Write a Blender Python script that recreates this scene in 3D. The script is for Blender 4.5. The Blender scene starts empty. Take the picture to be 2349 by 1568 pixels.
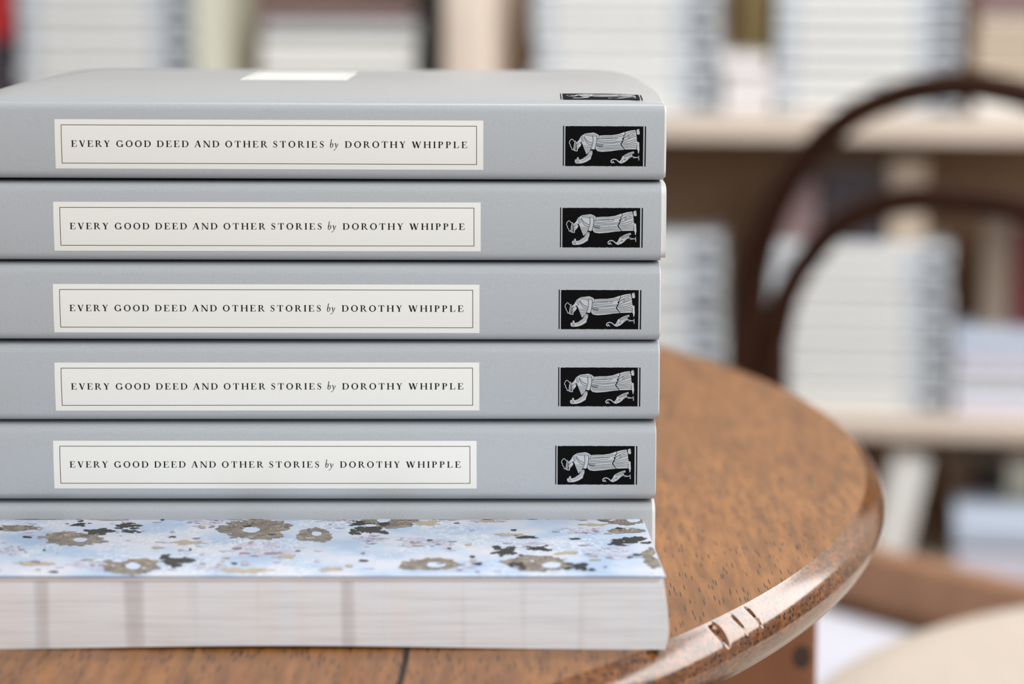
import bpy, bmesh, math, random
from math import sin, cos, tan, pi, radians
from mathutils import Vector, Matrix

# ------------------------------------------------------------------ camera, world, light, exposure
S = bpy.context.scene
C = S.collection
PITCH = radians(9.0)
LENS = 85.0
FPX = LENS / 36.0 * 2349.0
CAM = Vector((0.0, -0.6677, 0.1742))
cam_data = bpy.data.cameras.new('camera')
cam_data.lens = LENS
cam_data.sensor_width = 36.0
cam_data.clip_start = 0.02
cam_data.dof.use_dof = True
cam_data.dof.focus_distance = 0.675
cam_data.dof.aperture_fstop = 7.4
cam = bpy.data.objects.new('camera', cam_data)
cam.location = CAM
cam.rotation_euler = (pi / 2 - PITCH, 0, 0)
C.objects.link(cam)
S.camera = cam

S.view_settings.view_transform = 'Standard'
S.view_settings.look = 'None'
S.view_settings.exposure = 0.15
S.view_settings.gamma = 1.0
S.view_settings.use_curve_mapping = False

world = bpy.data.worlds.new('daylight')
world.use_nodes = True
S.world = world
bg = world.node_tree.nodes['Background']
bg.inputs['Color'].default_value = (0.93, 0.97, 1.0, 1)
bg.inputs['Strength'].default_value = 0.42


def area_light(name, loc, target, sx, sy, power, col):
    d = bpy.data.lights.new(name, 'AREA')
    d.shape = 'RECTANGLE'
    d.size = sx
    d.size_y = sy
    d.energy = power
    d.color = col
    o = bpy.data.objects.new(name, d)
    o.location = loc
    o.rotation_euler = (Vector(target) - Vector(loc)).to_track_quat('-Z', 'Y').to_euler()
    C.objects.link(o)
    return o


# the shop's side window, to the right of the bookcase
area_light('window_daylight', (2.0, 1.45, 1.0), (-0.1, 0.3, 0.0), 1.9, 1.0, 30, (1.0, 0.985, 0.965))
# a second window of the shop front, behind the camera
area_light('front_window_daylight', (0.95, -1.05, 0.85), (0.1, 0.3, 0.0), 1.2, 1.1, 21.5, (1.0, 0.985, 0.965))
# roof light over the table and the bookcase
area_light('roof_light', (0.55, 0.85, 1.85), (0.6, 1.7, 0.0), 1.7, 0.7, 23, (1.0, 0.985, 0.965))

# added unseen strip fill that brightens the bookcase fronts, not a lamp of the shop
area_light('bookcase_fill_light', (0.3, 1.15, 1.15), (0.3, 2.05, -0.1), 2.2, 0.15, 8.5, (1.0, 0.98, 0.96))


# ------------------------------------------------------------------ helpers
def lin(r, g, b):
    def f(c):
        c /= 255.0
        return c / 12.92 if c <= 0.04045 else ((c + 0.055) / 1.055) ** 2.4
    return (f(r), f(g), f(b), 1.0)


def ray(px, py):
    u = (px - 1174.5) / FPX
    v = -(py - 784.0) / FPX
    return Vector((u, cos(PITCH) + v * sin(PITCH), -sin(PITCH) + v * cos(PITCH)))


def on_y(px, py, y):
    d = ray(px, py)
    return CAM + d * ((y - CAM.y) / d.y)


def on_z(px, py, z):
    d = ray(px, py)
    return CAM + d * ((z - CAM.z) / d.z)


def on_plane(px, py, p0, n):
    d = ray(px, py)
    return CAM + d * ((Vector(p0) - CAM).dot(Vector(n)) / d.dot(Vector(n)))


MATS = {}


def mat(name, rgb, rough=0.5, spec=0.5, noise=0.0, nscale=400.0, stretch=(1, 1, 1), rgb2=None, coat=0.0, bump=0.0, detail=4.0):
    m = bpy.data.materials.new(name)
    m.use_nodes = True
    nt = m.node_tree
    b = nt.nodes['Principled BSDF']
    b.inputs['Roughness'].default_value = rough
    b.inputs['Specular IOR Level'].default_value = spec
    b.inputs['Coat Weight'].default_value = coat
    b.inputs['Coat Roughness'].default_value = 0.25
    c1 = lin(*rgb)
    b.inputs['Base Color'].default_value = c1
    if noise > 0 or bump > 0:
        tc = nt.nodes.new('ShaderNodeTexCoord')
        mp = nt.nodes.new('ShaderNodeMapping')
        mp.inputs['Scale'].default_value = stretch
        nz = nt.nodes.new('ShaderNodeTexNoise')
        nz.inputs['Scale'].default_value = nscale
        nz.inputs['Detail'].default_value = detail
        nt.links.new(tc.outputs['Object'], mp.inputs['Vector'])
        nt.links.new(mp.outputs['Vector'], nz.inputs['Vector'])
        mx = nt.nodes.new('ShaderNodeMix')
        mx.data_type = 'RGBA'
        c2 = lin(*rgb2) if rgb2 else tuple(c * (1 - noise) for c in c1[:3]) + (1,)
        mx.inputs[6].default_value = c1
        mx.inputs[7].default_value = c2
        rp = nt.nodes.new('ShaderNodeValToRGB')
        rp.color_ramp.elements[0].position = 0.3
        rp.color_ramp.elements[1].position = 0.7
        nt.links.new(nz.outputs['Fac'], rp.inputs['Fac'])
        nt.links.new(rp.outputs['Color'], mx.inputs[0])
        nt.links.new(mx.outputs[2], b.inputs['Base Color'])
        if bump > 0:
            bp = nt.nodes.new('ShaderNodeBump')
            bp.inputs['Strength'].default_value = bump
            bp.inputs['Distance'].default_value = 0.0004
            nt.links.new(nz.outputs['Fac'], bp.inputs['Height'])
            nt.links.new(bp.outputs['Normal'], b.inputs['Normal'])
    MATS[name] = m
    return m


class MB:
    """collects polygons for one mesh"""

    def __init__(self):
        self.v = []
        self.f = []
        self.m = []

    def poly(self, pts, mi=0):
        i = len(self.v)
        self.v += [tuple(p) for p in pts]
        self.f.append(tuple(range(i, i + len(pts))))
        self.m.append(mi)

    def grid(self, rows, mi=0, close=False):
        """rows: list of equally long lists of points"""
        i0 = len(self.v)
        n = len(rows[0])
        for r in rows:
            self.v += [tuple(p) for p in r]
        for a in range(len(rows) - 1):
            for k in range(n if close else n - 1):
                k2 = (k + 1) % n
                self.f.append((i0 + a * n + k, i0 + a * n + k2, i0 + (a + 1) * n + k2, i0 + (a + 1) * n + k))
                self.m.append(mi)

    def box(self, x0, x1, y0, y1, z0, z1, mi=0):
        p = [(x0, y0, z0), (x1, y0, z0), (x1, y1, z0), (x0, y1, z0), (x0, y0, z1), (x1, y0, z1), (x1, y1, z1), (x0, y1, z1)]
        i = len(self.v)
        self.v += p
        for q in ((0, 3, 2, 1), (4, 5, 6, 7), (0, 1, 5, 4), (1, 2, 6, 5), (2, 3, 7, 6), (3, 0, 4, 7)):
            self.f.append(tuple(i + k for k in q))
            self.m.append(mi)

    def build(self, name, mats, parent=None, smooth=False, bevel=0.0, segs=2, weld=True):
        me = bpy.data.meshes.new(name)
        me.from_pydata(self.v, [], self.f)
        if not isinstance(mats, (list, tuple)):
            mats = [mats]
        for m in mats:
            me.materials.append(m)
        me.polygons.foreach_set('material_index', self.m)
        bm = bmesh.new()
        bm.from_mesh(me)
        if weld:
            bmesh.ops.remove_doubles(bm, verts=bm.verts, dist=1e-6)
            bmesh.ops.recalc_face_normals(bm, faces=bm.faces)
        if bevel > 0:
            bmesh.ops.bevel(bm, geom=list(bm.edges), offset=bevel, segments=segs, affect='EDGES', profile=0.5)
        for f in bm.faces:
            f.smooth = smooth
        bm.to_mesh(me)
        bm.free()
        if smooth:
            me.set_sharp_from_angle(angle=radians(40))
        o = bpy.data.objects.new(name, me)
        C.objects.link(o)
        if parent:
            o.parent = parent
        return o


def tube(mb, pts, r, n=14, cap=True, mi=0, radii=None):
    pts = [Vector(p) for p in pts]
    rows = []
    ref = Vector((0, 0, 1))
    t0 = (pts[1] - pts[0]).normalized()
    if abs(t0.dot(ref)) > 0.9:
        ref = Vector((1, 0, 0))
    a = t0.cross(ref).normalized()
    for i, p in enumerate(pts):
        t = (pts[min(i + 1, len(pts) - 1)] - pts[max(i - 1, 0)]).normalized()
        a = (a - t * a.dot(t)).normalized()
        b = t.cross(a)
        rr = radii[i] if radii else r
        rows.append([p + a * rr * cos(2 * pi * k / n) + b * rr * sin(2 * pi * k / n) for k in range(n)])
    mb.grid(rows, mi, close=True)
    if cap:
        mb.poly(rows[0][::-1], mi)
        mb.poly(rows[-1], mi)


def spline(pts, k=8):
    """Catmull-Rom through the points"""
    P = [Vector(p) for p in pts]
    P = [P[0] * 2 - P[1]] + P + [P[-1] * 2 - P[-2]]
    out = []
    for i in range(1, len(P) - 2):
        for j in range(k):
            t = j / k
            p0, p1, p2, p3 = P[i - 1], P[i], P[i + 1], P[i + 2]
            out.append(0.5 * ((2 * p1) + (p2 - p0) * t + (2 * p0 - 5 * p1 + 4 * p2 - p3) * t * t + (3 * p1 - p0 - 3 * p2 + p3) * t ** 3))
    out.append(P[-2])
    return out


def tag(o, label, cat, group=None, kind=None):
    o['label'] = label
    o['category'] = cat
    if group:
        o['group'] = group
    if kind:
        o['kind'] = kind
    return o


def thing(name, label, cat, loc=(0, 0, 0), rz=0.0, group=None):
    o = bpy.data.objects.new(name, None)
    o.empty_display_size = 0.02
    C.objects.link(o)
    o.location = loc
    o.rotation_euler = (0, 0, rz)
    return tag(o, label, cat, group)


# ------------------------------------------------------------------ materials
M_cover = mat('grey_book_cover', (186, 190, 194), rough=0.30, spec=0.5, noise=0.10, nscale=2600, detail=2, bump=0.05)
M_paper = mat('white_paper', (222, 222, 220), rough=0.7)
M_cream = mat('cream_label', (240, 239, 233), rough=0.55, spec=0.35)
M_ink = mat('black_ink', (16, 12, 12), rough=0.8, spec=0.1)
M_rule = mat('brown_ink_rule', (70, 56, 50), rough=0.6, spec=0.3)
M_black = mat('emblem_black', (9, 9, 10), rough=0.8, spec=0.1)
M_fig = mat('emblem_light', (190, 194, 198), rough=0.5, spec=0.3)
M_grey_print = mat('grey_print', (176, 174, 168), rough=0.6)

M_shelf = mat('pale_pine', (230, 217, 204), rough=0.5, noise=0.2, nscale=5, stretch=(1, 6, 30), rgb2=(220, 202, 184))
M_shelf_back = mat('brown_back_board', (168, 136, 106), rough=0.7, noise=0.15, nscale=4, stretch=(12, 1, 1))
M_bent = mat('dark_bentwood', (58, 29, 11), rough=0.5, spec=0.2, noise=0.35, nscale=8, stretch=(3, 3, 1))
M_seat = mat('brown_seat_wood', (172, 126, 94), rough=0.5, noise=0.25, nscale=10, stretch=(2, 12, 4))
M_cushion = mat('white_cushion_cloth', (206, 206, 216), rough=0.9, spec=0.2, noise=0.03, nscale=60)
M_stool = mat('pale_side_table_wood', (204, 190, 176), rough=0.55, noise=0.08, nscale=10, stretch=(10, 1, 1))
M_leg = mat('reddish_leg_wood', (150, 98, 66), rough=0.5, noise=0.2, nscale=12, stretch=(6, 6, 1))
M_knot = mat('dark_knot', (70, 50, 42), rough=0.7)
M_floor = mat('floor_boards', (120, 92, 70), rough=0.55, noise=0.3, nscale=3, stretch=(10, 1, 1))
M_wall = mat('plaster_wall', (200, 192, 182), rough=0.9, noise=0.04, nscale=30)


def wood_table(rim=False):
    m = bpy.data.materials.new('oak_rim_wood_shaded' if rim else 'oak_table_wood')
    m.use_nodes = True
    nt = m.node_tree
    L = nt.links.new
    b = nt.nodes['Principled BSDF']
    b.inputs['Roughness'].default_value = 0.42
    b.inputs['Specular IOR Level'].default_value = 0.25
    b.inputs['Coat Weight'].default_value = 0.26
    b.inputs['Coat Roughness'].default_value = 0.22
    tc = nt.nodes.new('ShaderNodeTexCoord')

    def mapped(scale, rot=0.0):
        mp = nt.nodes.new('ShaderNodeMapping')
        mp.inputs['Scale'].default_value = scale
        mp.inputs['Rotation'].default_value = (0, 0, rot)
        L(tc.outputs['Object'], mp.inputs['Vector'])
        return mp

    def noise(scale, mp, detail=3.0):
        n = nt.nodes.new('ShaderNodeTexNoise')
        n.inputs['Scale'].default_value = scale
        n.inputs['Detail'].default_value = detail
        L(mp.outputs['Vector'], n.inputs['Vector'])
        return n

    def ramp(n, stops):
        r = nt.nodes.new('ShaderNodeValToRGB')
        cr = r.color_ramp
        while len(cr.elements) < len(stops):
            cr.elements.new(0.5)
        for e, (p, c) in zip(cr.elements, stops):
            e.position = p
            e.color = c
        L(n.outputs['Fac'], r.inputs['Fac'])
        return r

    def mix(fac, a, c, mode='MIX', f=None):
        x = nt.nodes.new('ShaderNodeMix')
        x.data_type = 'RGBA'
        x.blend_type = mode
        if f is not None:
            x.inputs[0].default_value = f
        else:
            L(fac, x.inputs[0])
        L(a, x.inputs[6])
        if isinstance(c, tuple):
            x.inputs[7].default_value = c
        else:
            L(c, x.inputs[7])
        return x.outputs[2]
    W = (1, 1, 1, 1)
    K = (0, 0, 0, 1)
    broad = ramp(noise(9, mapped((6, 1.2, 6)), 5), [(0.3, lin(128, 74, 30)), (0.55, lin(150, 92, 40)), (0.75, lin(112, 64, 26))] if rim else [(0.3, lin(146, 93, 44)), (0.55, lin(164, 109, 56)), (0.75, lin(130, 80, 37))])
    fine = ramp(noise(420, mapped((1.0, 0.10, 0.3)), 4), [(0.35, lin(140, 132, 124)), (0.62, W)])
    col = mix(None, broad.outputs['Color'], fine.outputs['Color'], 'MULTIPLY', 0.52)
    # dark pores: short strokes along the grain, in patches
    vo = nt.nodes.new('ShaderNodeTexVoronoi')
    vo.inputs['Scale'].default_value = 1.0
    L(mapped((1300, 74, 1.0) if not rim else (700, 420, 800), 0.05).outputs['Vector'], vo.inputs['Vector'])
    pore = nt.nodes.new('ShaderNodeValToRGB')
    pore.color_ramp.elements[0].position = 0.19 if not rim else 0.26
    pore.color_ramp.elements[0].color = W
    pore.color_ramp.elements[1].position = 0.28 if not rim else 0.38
    pore.color_ramp.elements[1].color = K
    L(vo.outputs['Distance'], pore.inputs['Fac'])
    sep = nt.nodes.new('ShaderNodeSeparateColor')
    L(vo.outputs['Color'], sep.inputs['Color'])
    pn = noise(26, mapped((1, 1, 1)), 2)
    thr = nt.nodes.new('ShaderNodeMapRange')
    thr.inputs['From Min'].default_value = 0.32
    thr.inputs['From Max'].default_value = 0.55
    thr.inputs['To Min'].default_value = 0.45
    thr.inputs['To Max'].default_value = 1.0
    L(pn.outputs['Fac'], thr.inputs['Value'])
    lt = nt.nodes.new('ShaderNodeMath')
    lt.operation = 'LESS_THAN'
    L(sep.outputs[0], lt.inputs[0])
    L(thr.outputs['Result'], lt.inputs[1])
    mul = nt.nodes.new('ShaderNodeMath')
    mul.operation = 'MULTIPLY'
    L(pore.outputs['Color'], mul.inputs[0])
    L(lt.outputs[0], mul.inputs[1])
    col = mix(mul.outputs[0], col, lin(34, 24, 18))
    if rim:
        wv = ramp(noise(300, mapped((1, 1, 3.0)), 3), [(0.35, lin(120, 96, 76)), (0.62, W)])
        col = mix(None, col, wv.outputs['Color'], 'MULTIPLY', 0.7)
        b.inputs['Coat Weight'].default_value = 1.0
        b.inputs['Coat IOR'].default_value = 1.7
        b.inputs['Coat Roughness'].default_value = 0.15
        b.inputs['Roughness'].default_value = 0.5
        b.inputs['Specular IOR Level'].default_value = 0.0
    # a few worn grey stains
    stain = ramp(noise(16, mapped((1, 1, 1)), 2), [(0.66, K), (0.76, W)])
    half = nt.nodes.new('ShaderNodeMath')
    half.operation = 'MULTIPLY'
    half.inputs[1].default_value = 0.45
    L(stain.outputs['Color'], half.inputs[0])
    col = mix(half.outputs[0], col, lin(96, 76, 62))
    L(col, b.inputs['Base Color'])
    bp = nt.nodes.new('ShaderNodeBump')
    bp.inputs['Strength'].default_value = 0.35
    bp.inputs['Distance'].default_value = 0.0004
    bp.invert = True
    L(mul.outputs[0], bp.inputs['Height'])
    L(bp.outputs['Normal'], b.inputs['Normal'])
    return m


M_table = wood_table()
M_rim = wood_table(True)  # darker end-grain tone, with the rim's own shade mixed into the colour


def endpaper_mat():
    m = bpy.data.materials.new('blue_floral_paper')
    m.use_nodes = True
    nt = m.node_tree
    L = nt.links.new
    b = nt.nodes['Principled BSDF']
    b.inputs['Roughness'].default_value = 0.45
    tc = nt.nodes.new('ShaderNodeTexCoord')
    n1 = nt.nodes.new('ShaderNodeTexNoise')
    n1.inputs['Scale'].default_value = 62
    n1.inputs['Detail'].default_value = 3
    L(tc.outputs['Object'], n1.inputs['Vector'])
    r1 = nt.nodes.new('ShaderNodeValToRGB')
    e = r1.color_ramp.elements
    e[0].position = 0.40
    e[0].color = lin(182, 203, 231)
    e[1].position = 0.62
    e[1].color = lin(222, 224, 236)
    x = e.new(0.5)
    x.color = lin(202, 217, 238)
    L(n1.outputs['Fac'], r1.inputs['Fac'])
    vo = nt.nodes.new('ShaderNodeTexVoronoi')
    vo.feature = 'DISTANCE_TO_EDGE'
    vo.inputs['Scale'].default_value = 330
    n2 = nt.nodes.new('ShaderNodeTexNoise')
    n2.inputs['Scale'].default_value = 240
    mv = nt.nodes.new('ShaderNodeMix')
    mv.data_type = 'RGBA'
    mv.inputs[0].default_value = 0.008
    L(tc.outputs['Object'], n2.inputs['Vector'])
    L(tc.outputs['Object'], mv.inputs[6])
    L(n2.outputs['Color'], mv.inputs[7])
    L(mv.outputs[2], vo.inputs['Vector'])
    r2 = nt.nodes.new('ShaderNodeValToRGB')
    r2.color_ramp.elements[0].position = 0.03
    r2.color_ramp.elements[0].color = (1, 1, 1, 1)
    r2.color_ramp.elements[1].position = 0.1
    r2.color_ramp.elements[1].color = (0, 0, 0, 1)
    L(vo.outputs['Distance'], r2.inputs['Fac'])
    n3 = nt.nodes.new('ShaderNodeTexNoise')
    n3.inputs['Scale'].default_value = 45
    L(tc.outputs['Object'], n3.inputs['Vector'])
    r3 = nt.nodes.new('ShaderNodeValToRGB')
    r3.color_ramp.elements[0].position = 0.45
    r3.color_ramp.elements[1].position = 0.6
    L(n3.outputs['Fac'], r3.inputs['Fac'])
    mu = nt.nodes.new('ShaderNodeMath')
    mu.operation = 'MULTIPLY'
    L(r2.outputs['Color'], mu.inputs[0])
    L(r3.outputs['Color'], mu.inputs[1])
    mx = nt.nodes.new('ShaderNodeMix')
    mx.data_type = 'RGBA'
    mx.inputs[7].default_value = lin(240, 240, 246)
    L(mu.outputs[0], mx.inputs[0])
    L(r1.outputs['Color'], mx.inputs[6])
    L(mx.outputs[2], b.inputs['Base Color'])
    return m


M_endpaper = endpaper_mat()
M_taupe = mat('taupe_print', (178, 166, 148), rough=0.5, noise=0.5, nscale=380, rgb2=(116, 106, 100))


def contour(m, dark, scale, freq, lo, hi):
    """thin swirling drawn lines over a flat print colour"""
    nt = m.node_tree
    b = nt.nodes['Principled BSDF']
    src = b.inputs['Base Color'].links[0].from_socket
    tc = nt.nodes.new('ShaderNodeTexCoord')
    n = nt.nodes.new('ShaderNodeTexNoise')
    n.inputs['Scale'].default_value = scale
    n.inputs['Detail'].default_value = 2
    nt.links.new(tc.outputs['Object'], n.inputs['Vector'])
    a = nt.nodes.new('ShaderNodeMath')
    a.operation = 'MULTIPLY'
    a.inputs[1].default_value = freq
    nt.links.new(n.outputs['Fac'], a.inputs[0])
    c = nt.nodes.new('ShaderNodeMath')
    c.operation = 'SINE'
    nt.links.new(a.outputs[0], c.inputs[0])
    r = nt.nodes.new('ShaderNodeMapRange')
    r.inputs['From Min'].default_value = lo
    r.inputs['From Max'].default_value = hi
    nt.links.new(c.outputs[0], r.inputs['Value'])
    x = nt.nodes.new('ShaderNodeMix')
    x.data_type = 'RGBA'
    nt.links.new(r.outputs['Result'], x.inputs[0])
    nt.links.new(src, x.inputs[6])
    x.inputs[7].default_value = lin(*dark)
    nt.links.new(x.outputs[2], b.inputs['Base Color'])


contour(M_taupe, (98, 90, 86), 120, 120, 0.45, 0.95)
M_charcoal = mat('charcoal_print', (50, 48, 46), rough=0.5)
M_tan = mat('tan_print', (196, 180, 156), rough=0.5)
M_lace = mat('pale_lace_print', (232, 230, 240), rough=0.5, noise=0.3, nscale=700, rgb2=(196, 190, 210))
M_leafedge = mat('dull_pink_leaf_edge', (206, 190, 188), rough=0.7, noise=0.2, nscale=30, rgb2=(216, 210, 210))
M_lilac = mat('lilac_print', (150, 140, 162), rough=0.5)
contour(M_lace, (176, 168, 190), 220, 60, 0.7, 0.95)
M_hole = mat('pale_blue_print', (212, 224, 244), rough=0.5)


def fore_edge_mat():
    """closed pages: thin level lines, and printed patches that run through many leaves"""
    m = bpy.data.materials.new('page_edges')
    m.use_nodes = True
    nt = m.node_tree
    L = nt.links.new
    b = nt.nodes['Principled BSDF']
    b.inputs['Roughness'].default_value = 0.75
    tc = nt.nodes.new('ShaderNodeTexCoord')

    def layer(scale, nscale, detail, stops, prev=None, fac=1.0):
        mp = nt.nodes.new('ShaderNodeMapping')
        mp.inputs['Scale'].default_value = scale
        L(tc.outputs['Object'], mp.inputs['Vector'])
        n = nt.nodes.new('ShaderNodeTexNoise')
        n.inputs['Scale'].default_value = nscale
        n.inputs['Detail'].default_value = detail
        L(mp.outputs['Vector'], n.inputs['Vector'])
        r = nt.nodes.new('ShaderNodeValToRGB')
        cr = r.color_ramp
        while len(cr.elements) < len(stops):
            cr.elements.new(0.5)
        for e, (p, c) in zip(cr.elements, stops):
            e.position = p
            e.color = c
        L(n.outputs['Fac'], r.inputs['Fac'])
        if prev is None:
            return r.outputs['Color']
        x = nt.nodes.new('ShaderNodeMix')
        x.data_type = 'RGBA'
        x.blend_type = 'MULTIPLY'
        x.inputs[0].default_value = fac
        L(prev, x.inputs[6])
        L(r.outputs['Color'], x.inputs[7])
        return x.outputs[2]
    c = layer((1, 0.0, 0.05), 42, 2, [(0.3, lin(228, 224, 225)), (0.45, lin(227, 230, 236)), (0.6, lin(228, 227, 229)), (0.7, lin(226, 230, 238))])
    c = layer((0.03, 0.0, 1), 900, 3, [(0.3, lin(222, 218, 214)), (0.55, (1, 1, 1, 1))], c, 0.5)
    c = layer((1, 0.0, 0.04), 130, 1, [(0.32, lin(204, 195, 190)), (0.42, (1, 1, 1, 1))], c, 0.55)
    c = layer((0.04, 0.0, 1), 210, 1, [(0.26, lin(196, 182, 178)), (0.33, (1, 1, 1, 1))], c, 0.4)
    L(c, b.inputs['Base Color'])
    return m


M_pages = fore_edge_mat()

# ------------------------------------------------------------------ setting: floor and walls
FLOOR = -0.78
mb = MB()
mb.box(-5.2, 3.6, -3.0, 3.4, FLOOR - 0.03, FLOOR)
o = mb.build('floor', M_floor)
o['kind'] = 'structure'

# ------------------------------------------------------------------ round table
TC = Vector((-0.32, 0.20, 0.0))
TR = 0.4497
table = thing('round_table', 'round brown oak table with rounded polished rim under the stack of grey books', 'table', (TC.x, TC.y, FLOOR))
TZ = -FLOOR
RIM = [(-0.0062, 0.0), (-0.0055, -0.0006), (-0.0047, -0.0012), (-0.0038, -0.0019), (-0.0028, -0.0028), (-0.0017, -0.0039), (-0.0008, -0.0052), (-0.0001, -0.0068), (0.0004, -0.0085), (0.0003, -0.0108),
       (-0.0004, -0.0130), (-0.0014, -0.0147), (-0.0022, -0.0155), (-0.0024, -0.0162), (-0.0032, -0.0169), (-0.0052, -0.0172)]
THK = 0.0172
RI = TR + 0.0015
ANG = [2 * pi * k / 360 for k in range(360) if not 4.9 < 2 * pi * k / 360 < 6.2] + [4.9 + 1.3 * k / 1200 for k in range(1201)]
ANG.sort()


def lathe_table(prof):
    mb = MB()
    rows = []
    for (r, z) in prof:
        row = []
        for a in ANG:
            rr = r
            zz = zz0 = z
            # small dents worn into the rim on the near right
            if r > RI - 0.0052 and z > -0.009:
                for (ad, wd, dp) in DENTS:
                    q = math.exp(-((a - 2 * pi - ad) / wd) ** 2) * max(0.0, 1 + zz0 / 0.006)
                    rr -= dp * q * 0.7
                    zz -= dp * q * 0.6
            row.append((rr * cos(a), rr * sin(a), zz + TZ))
        rows.append(row)
    mb.grid(rows, 0, close=True)
    return mb


def dent_angle(px, py):
    p = on_z(px, py, 0.0)
    return math.atan2(p.y - TC.y, p.x - TC.x)


DENTS = ((dent_angle(1640, 1428), 0.0026, 0.0026), (dent_angle(1683, 1405), 0.0008, 0.0007), (dent_angle(1722, 1388), 0.0008, 0.0015))
top = lathe_table([(0.0, 0.0), (0.25, 0.0), (RI - 0.0062, 0.0), (RI - 0.0066, -0.008), (RI - 0.0066, -THK), (0.2, -THK), (0.0, -THK)]).build('tabletop', M_table, table, smooth=True)
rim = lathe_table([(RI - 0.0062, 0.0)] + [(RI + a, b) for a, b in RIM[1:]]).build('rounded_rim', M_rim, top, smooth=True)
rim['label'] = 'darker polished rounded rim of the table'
# board joint: a thin dark groove in front of the books
mb = MB()
gx = [on_z(935, 1480, 0.0), on_z(929, 1520, 0.0), on_z(917, 1569, 0.0), on_z(905, 1640, 0.0)]
gp = [Vector((p.x - TC.x, p.y - TC.y, TZ + 0.00008)) for p in gx]
mb.grid([[p + Vector((-0.00075, 0, 0)), p + Vector((0.00075, 0, 0))] for p in gp])
mb.build('board_joint', mat('dark_joint', (46, 30, 22), rough=0.8), top)
# legs
legx, legy = 0.087, 0.250
for i in range(4):
    a = math.atan2(legy - TC.y, legx - TC.x) + i * pi / 2
    rr = math.hypot(legx - TC.x, legy - TC.y)
    cxl, cyl = rr * cos(a), rr * sin(a)
    mb = MB()
    w = 0.029
    rows = []
    for (z, s) in ((0.0, 0.7), (0.35, 0.85), (0.62, 1.0), (TZ - THK - 0.0001, 1.0)):
        rows.append([(cxl + dx * w * s, cyl + dy * w * s, z) for dx, dy in ((-1, -1), (1, -1), (1, 1), (-1, 1))])
    mb.grid(rows, 0, close=True)
    mb.poly(rows[0][::-1])
    mb.poly(rows[-1])
    leg = mb.build('leg', M_leg, table, bevel=0.002)
    if i == 0:
        mb = MB()
        c = on_y(1840, 1506, legy - w - 0.0004)
        mb.poly([(c.x - TC.x + 0.0034 * cos(t / 20 * 2 * pi), c.y - TC.y, c.z + TZ + 0.0046 * sin(t / 20 * 2 * pi)) for t in range(20)])
        mb.build('knot', M_knot, leg)
mb = MB()
rows = []
for (r, z) in ((0.345, TZ - 0.06), (0.36, TZ - 0.06), (0.36, TZ - THK - 0.0001), (0.345, TZ - THK - 0.0001)):
    rows.append([(r * cos(2 * pi * k / 96), r * sin(2 * pi * k / 96), z) for k in range(96)])
mb.grid(rows + [rows[0]], 0, close=True)
mb.build('apron', M_leg, table, smooth=True)

# ------------------------------------------------------------------ lettering (hand-cut serif capitals, unit = cap height)
TH = 0.195     # thick stroke
TN = 0.076     # hairline


def ring(cx, cy, rx, ry, thick, thin, a0=0.0, a1=360.0, n=40):
    """a curved stroke: thick at the sides, thin at top and bottom"""
    quads = []
    P = []
    for k in range(n + 1):
        a = radians(a0 + (a1 - a0) * k / n)
        w = thin + (thick - thin) * abs(cos(a)) ** 1.4
        P.append(((cx + rx * cos(a), cy + ry * sin(a)), (cx + (rx - w) * cos(a), cy + (ry - min(w, thin + 0.02)) * sin(a))))
    for k in range(n):
        quads.append([P[k][0], P[k + 1][0], P[k + 1][1], P[k][1]])
    return quads


def rect(x0, y0, x1, y1):
    return [(x0, y0), (x1, y0), (x1, y1), (x0, y1)]


def stem(x, w=TH, y0=0.0, y1=1.0, ser=0.1, bottom=True, topser=True):
    out = [rect(x, y0, x + w, y1)]
    for (on, yb, s) in ((bottom, y0, 1), (topser, y1, -1)):
        if on:
            out.append([(x - ser, yb), (x + w + ser, yb), (x + w + ser, yb + s * 0.035), (x + w, yb + s * 0.09), (x, yb + s * 0.09), (x - ser, yb + s * 0.035)])
    return out


def diag(xa, ya, xb, yb, w):
    return [(xa, ya), (xa + w, ya), (xb + w, yb), (xb, yb)]


def foot(xc, y, s, half=0.14):
    return [(xc - half, y), (xc + half, y), (xc + half, y + s * 0.035), (xc + half * 0.35, y + s * 0.08), (xc - half * 0.35, y + s * 0.08), (xc - half, y + s * 0.035)]


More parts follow.
